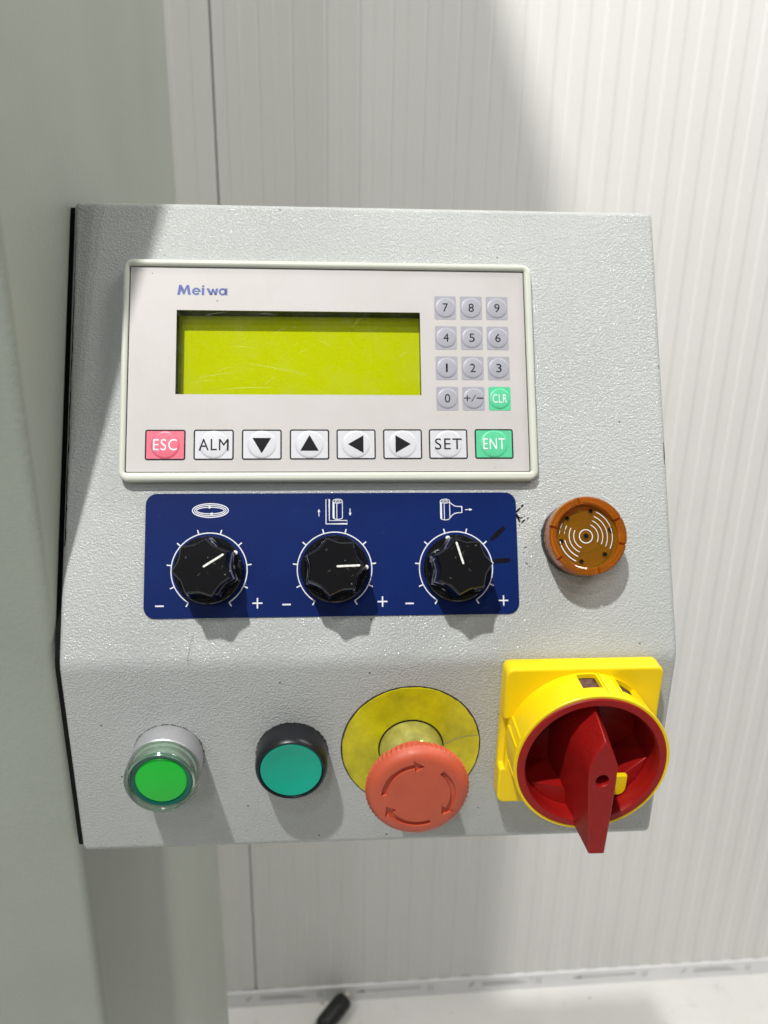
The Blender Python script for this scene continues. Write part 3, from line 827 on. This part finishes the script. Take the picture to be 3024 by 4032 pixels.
# ---------------- green push button with clear guard
bm = bmesh.new(); lathe(bm, [(0, .05), (14.3, .05), (14.3, 9.6), (13.9, 10.2), (13.0, 10.2), (12.6, 9.6), (0, 9.6)], 72)
gb = finish('push_button', bm, 'silver', box, L(47.4, -42.4)); tag(gb, 'bright green push button in silver collar with clear guard ring')
bm = bmesh.new()
lathe(bm, [(13.3, 10.25), (14.0, 10.25), (14.5, 10.8), (14.6, 17.2), (14.2, 18.2), (13.4, 18.6), (12.7, 18.2), (12.4, 17.4), (13.0, 16.6), (13.3, 11.5)], 72, close=True); finish('guard_ring', bm, 'clear', gb)
bm = bmesh.new(); lathe(bm, [(0, 9.7), (12.6, 9.7), (12.6, 15.4), (12.2, 15.6), (0, 15.6)], 64); finish('lamp_body', bm, 'greenbody', gb)
bm = bmesh.new(); lathe(bm, [(9.6, 15.65), (12.3, 15.65), (12.3, 16.5), (11.9, 17.0), (10.4, 16.8), (9.6, 16.2)], 64, close=True); finish('lens_ring', bm, 'greenring', gb)
bm = bmesh.new(); lathe(bm, [(10.2, 15.7), (10.2, 16.6), (9.8, 17.1), (8.4, 17.3), (0, 17.5)], 64); finish('button_cap', bm, 'greencap', gb)
grime(gb, 14.35, .8, 'grime')
# ---------------- teal push button
bm = bmesh.new(); lathe(bm, [(0, .05), (14.9, .05), (14.9, 7.5), (14.7, 9.6), (14.2, 11.2), (13.6, 11.9), (13.0, 11.8), (12.75, 11.3), (12.75, 10.3), (0, 10.3)], 72)
tb_ = finish('push_button', bm, 'blackplastic', box, L(98.3, -43.3)); tag(tb_, 'teal green push button in black collar')
bm = bmesh.new(); lathe(bm, [(12.6, 10.5), (12.6, 11.2), (12.3, 11.6), (11.2, 11.5), (8.5, 10.85), (5, 10.5), (0, 10.45)], 64); finish('button_cap', bm, 'teal', tb_)
grime(tb_, 14.95, .8, 'grime')

# ---------------- emergency stop
bm = bmesh.new(); N_ = 120
rim = []
lathe(bm, [(0, 14.0), (12.9, 14.0), (13.3, 15.0), (13.5, 20.0), (15.2, 22.0), (18.6, 23.6), (19.4, 24.2)], N_)
levels = []
for h, r in ((24.2, 19.4), (24.6, 19.75), (27.2, 19.95), (28.2, 19.7)):
    levels.append([((r + (.0 if q % 2 else .65 if h > 24.3 and h < 28 else 0)) * math.cos(2 * math.pi * q / N_), (r + (0 if q % 2 else .65 if h > 24.3 and h < 28 else 0)) * math.sin(2 * math.pi * q / N_), h) for q in range(N_)])
rings = [[bm.verts.new((x * MM, y * MM, z * MM)) for x, y, z in Lv] for Lv in levels]
for a, b in zip(rings, rings[1:]):
    for k in range(N_): bm.faces.new((a[k], a[(k + 1) % N_], b[(k + 1) % N_], b[k]))
lathe(bm, [(19.7, 28.2), (19.2, 29.4), (18.1, 30.4), (16.8, 30.9), (15.6, 31.1), (0, 31.4)], N_)
es = finish('emergency_stop_button', bm, 'estop', box, L(148.2, -41.7)); tag(es, 'faded red mushroom emergency stop button with recessed turning arrows')
es.data.name = 'emergency_stop_button'
cts = []
for a0, a1 in ((179, 98), (50, -29), (-68, -142)):
    R0, R1, tip = 12.4, 14.5, 16
    sgn = -1
    pts = arc(0, 0, R1, a0, a1, 14) + [(16.2 * math.cos(math.radians(a1)), 16.2 * math.sin(math.radians(a1))), (13.4 * math.cos(math.radians(a1 - 17)), 13.4 * math.sin(math.radians(a1 - 17))), (10.6 * math.cos(math.radians(a1)), 10.6 * math.sin(math.radians(a1)))] + arc(0, 0, R0, a1, a0, 14)
    bm = bmesh.new(); prism(bm, pts, 29.9, 34)
    c_ = finish('cutter', bm, 'gap', smooth=False); c_.matrix_world = ML @ Matrix.Translation((148.2 * MM, -41.7 * MM, 0)); cts.append(c_)
bpy.context.view_layer.update(); cut(es, cts)
bm = bmesh.new(); n_ = 90; rr = [29 + random.uniform(-.15, .15) for _ in range(n_)]
prism(bm, [(rr[k] * math.cos(2 * math.pi * k / n_), rr[k] * math.sin(2 * math.pi * k / n_)) for k in range(n_)], .05, .7)
finish('label_disc', bm, 'label', es, smooth=False)
bm = bmesh.new(); lathe(bm, [(29.7, .04), (29.6, .12), (28, .12)], 72); finish('disc_backing', bm, 'grime', es)
bm = bmesh.new(); lathe(bm, [(13.9, .75), (13.9, 1.0), (13.1, 1.2), (13.1, .8)], 64); finish('collar_gasket', bm, 'gap', es)
bm = bmesh.new(); lathe(bm, [(0, .8), (13.4, .8), (13.4, 11.5), (12.2, 13.9), (0, 13.9)], 64); finish('collar', bm, 'collar', es)
bm = bmesh.new(); ribbon(bm, [(14, 1.5), (19, 4.2), (24, 5.3), (28.8, 5.6)], [.6, .9, .5, .4], .78); finish('label_crease', bm, 'collar', es, smooth=False)
bm = bmesh.new(); poly(bm, [(-18.5, -14.6), (-16.8, -13.2), (-16.8, -16.0)], .8); finish('label_arrow', bm, 'blackink', es, smooth=False)

# ---------------- main switch
IX, IZ = 217.0, -32.3
MS = L(IX, IZ)
bm = bmesh.new(); prism(bm, rrect(-32.3, -32.3, 32.3, 32.3, 3.0, 4), .05, 9.0)
ms = finish('main_switch', bm, 'yellow', box, MS); tag(ms, 'yellow and red rotary main switch with lockable handle')
bm = bmesh.new(); lathe(bm, [(0, 1.0), (26.9, 1.0), (26.9, 14), (0, 14)], 64); c_ = finish('cutter', bm, 'gap', smooth=False); c_.matrix_world = ML @ Matrix.Translation((IX * MM, IZ * MM, 0))
cts = [c_]
for pts, z0, z1 in (([(-40, -15), (-30.0, -15), (-30.0, 9), (-40, 9)], 4.5, 12),):
    bm = bmesh.new(); prism(bm, pts, z0, z1); c_ = finish('cutter', bm, 'gap', smooth=False); c_.matrix_world = ML @ Matrix.Translation((IX * MM, IZ * MM, 0)); cts.append(c_)
bpy.context.view_layer.update(); cut(ms, cts)
b = ms.modifiers.new('bevel', 'BEVEL'); b.width = 1.0 * MM; b.segments = 3; b.limit_method = 'ANGLE'; b.angle_limit = math.radians(50)
bm = bmesh.new()
lathe(bm, [(28.6, 9.05), (30.4, 9.05), (30.6, 24.4), (31.1, 24.9), (31.2, 26.8), (30.9, 27.2), (30.2, 27.2), (28.6, 26.6)], 120, close=True)
ring = finish('switch_ring', bm, 'yellow', ms)
cts = []
for a0, a1, z0, z1 in ((83.5, 98.5, 10.2, 20.2), (49, 68, 10.2, 20.0), (-8, 12, 10.2, 20)):
    bm = bmesh.new(); prism(bm, arc(0, 0, 27, a0, a1, 6) + arc(0, 0, 34, a1, a0, 6), z0, z1)
    c_ = finish('cutter', bm, 'gap', smooth=False); c_.matrix_world = ML @ Matrix.Translation((IX * MM, IZ * MM, 0)); cts.append(c_)
bpy.context.view_layer.update(); cut(ring, cts)
for a in (81, 70, 160, 168, 200):       # raised ribs on the outside of the ring
    bm = bmesh.new(); prism(bm, arc(0, 0, 30.3, a - (1.0 if a > 100 else .7), a + (1.0 if a > 100 else .7), 3) + arc(0, 0, 31.0, a + .7, a - .7, 3), 9.4, 24.6); finish('ring_rib', bm, 'yellow', ms, smooth=False)
bm = bmesh.new(); lathe(bm, [(26.8, 9.2), (28.2, 9.2), (28.2, 21.0), (26.8, 21.0)], 96, close=True); finish('inner_drum', bm, 'dustydark', ms)
# red cup
bm = bmesh.new()
lathe(bm, [(0, 2.3), (24.6, 2.3), (25.4, 3.2), (26.0, 25.0), (26.4, 26.8), (27.0, 27.6), (29.5, 27.6), (30.1, 27.0), (30.1, 26.0), (28.4, 25.0), (26.5, 21.5), (26.5, 2.0), (0, 2.0)], 120)
finish('handle_cup', bm, 'red', ms)
# filled segments in the lower part of the cup
for pts in ([(-22.0, -13.4)] + arc(0, 0, 25.7, 212, 262, 14) + [(-4, -22), (-8.0, -16.4)], [(17.0, -10.5), (10.0, -22.0)] + arc(0, 0, 25.7, 286, 353, 16)):
    bm = bmesh.new(); prism(bm, pts, 2.4, 19.5); finish('cup_segment', bm, 'red', ms, bevel=.8, angle=30)
bm = bmesh.new(); prism(bm, arc(14.2, -16.5, 3.6, 180, 360, 14) + [(17.8, -10.5), (10.6, -10.5)], 19.0, 21.4); finish('lock_tab', bm, 'yellow', ms, bevel=.5)
# handle: flat pointed crest that widens to the cup floor and overhangs the rim
topp = [(-1.2, 20.4), (-4.4, 15.0), (-6.0, 9.3), (-5.9, 3.0), (-4.2, -14.0), (-2.4, -31.6), (3.9, -31.7), (4.5, -14.0), (4.9, 3.0), (4.6, 9.6), (2.4, 15.0)]
base = [(-.6, 25.2), (-6.6, 18.0), (-9.4, 9.0), (-9.8, 2.0), (-9.4, -14.0), (-5.4, -24.0), (5.6, -24.0), (8.6, -14.0), (8.8, 2.0), (8.2, 9.0), (5.4, 18.0)]
mid = []
for k, (a, b_) in enumerate(zip(base, topp)):
    t = .55; mid.append((a[0] * (1 - t) + b_[0] * t, a[1] * (1 - t) + b_[1] * t))
mid[5] = (-4.6, -29.4); mid[6] = (5.0, -29.4); mid[0] = (-.8, 24.2)
bm = bmesh.new(); loft(bm, [[(x * 1.1, y * 1.0, 2.5) for x, y in base], [(x, y, 9.5) for x, y in base], [(x, y, 25.5) for x, y in mid], [(x, y, 41.0) for x, y in topp]])
hd = finish('switch_handle', bm, 'red', ms, angle=28)
bm = bmesh.new(); lathe(bm, [(0, 30), (2.45, 30), (2.45, 44), (0, 44)], 28)
c_ = finish('cutter', bm, 'gap', smooth=False); c_.matrix_world = ML @ Matrix.Translation(((IX - .5) * MM, (IZ + 2.8) * MM, 0))
bpy.context.view_layer.update(); cut(hd, [c_])
b = hd.modifiers.new('bevel', 'BEVEL'); b.width = .55 * MM; b.segments = 2; b.limit_method = 'ANGLE'; b.angle_limit = math.radians(35)
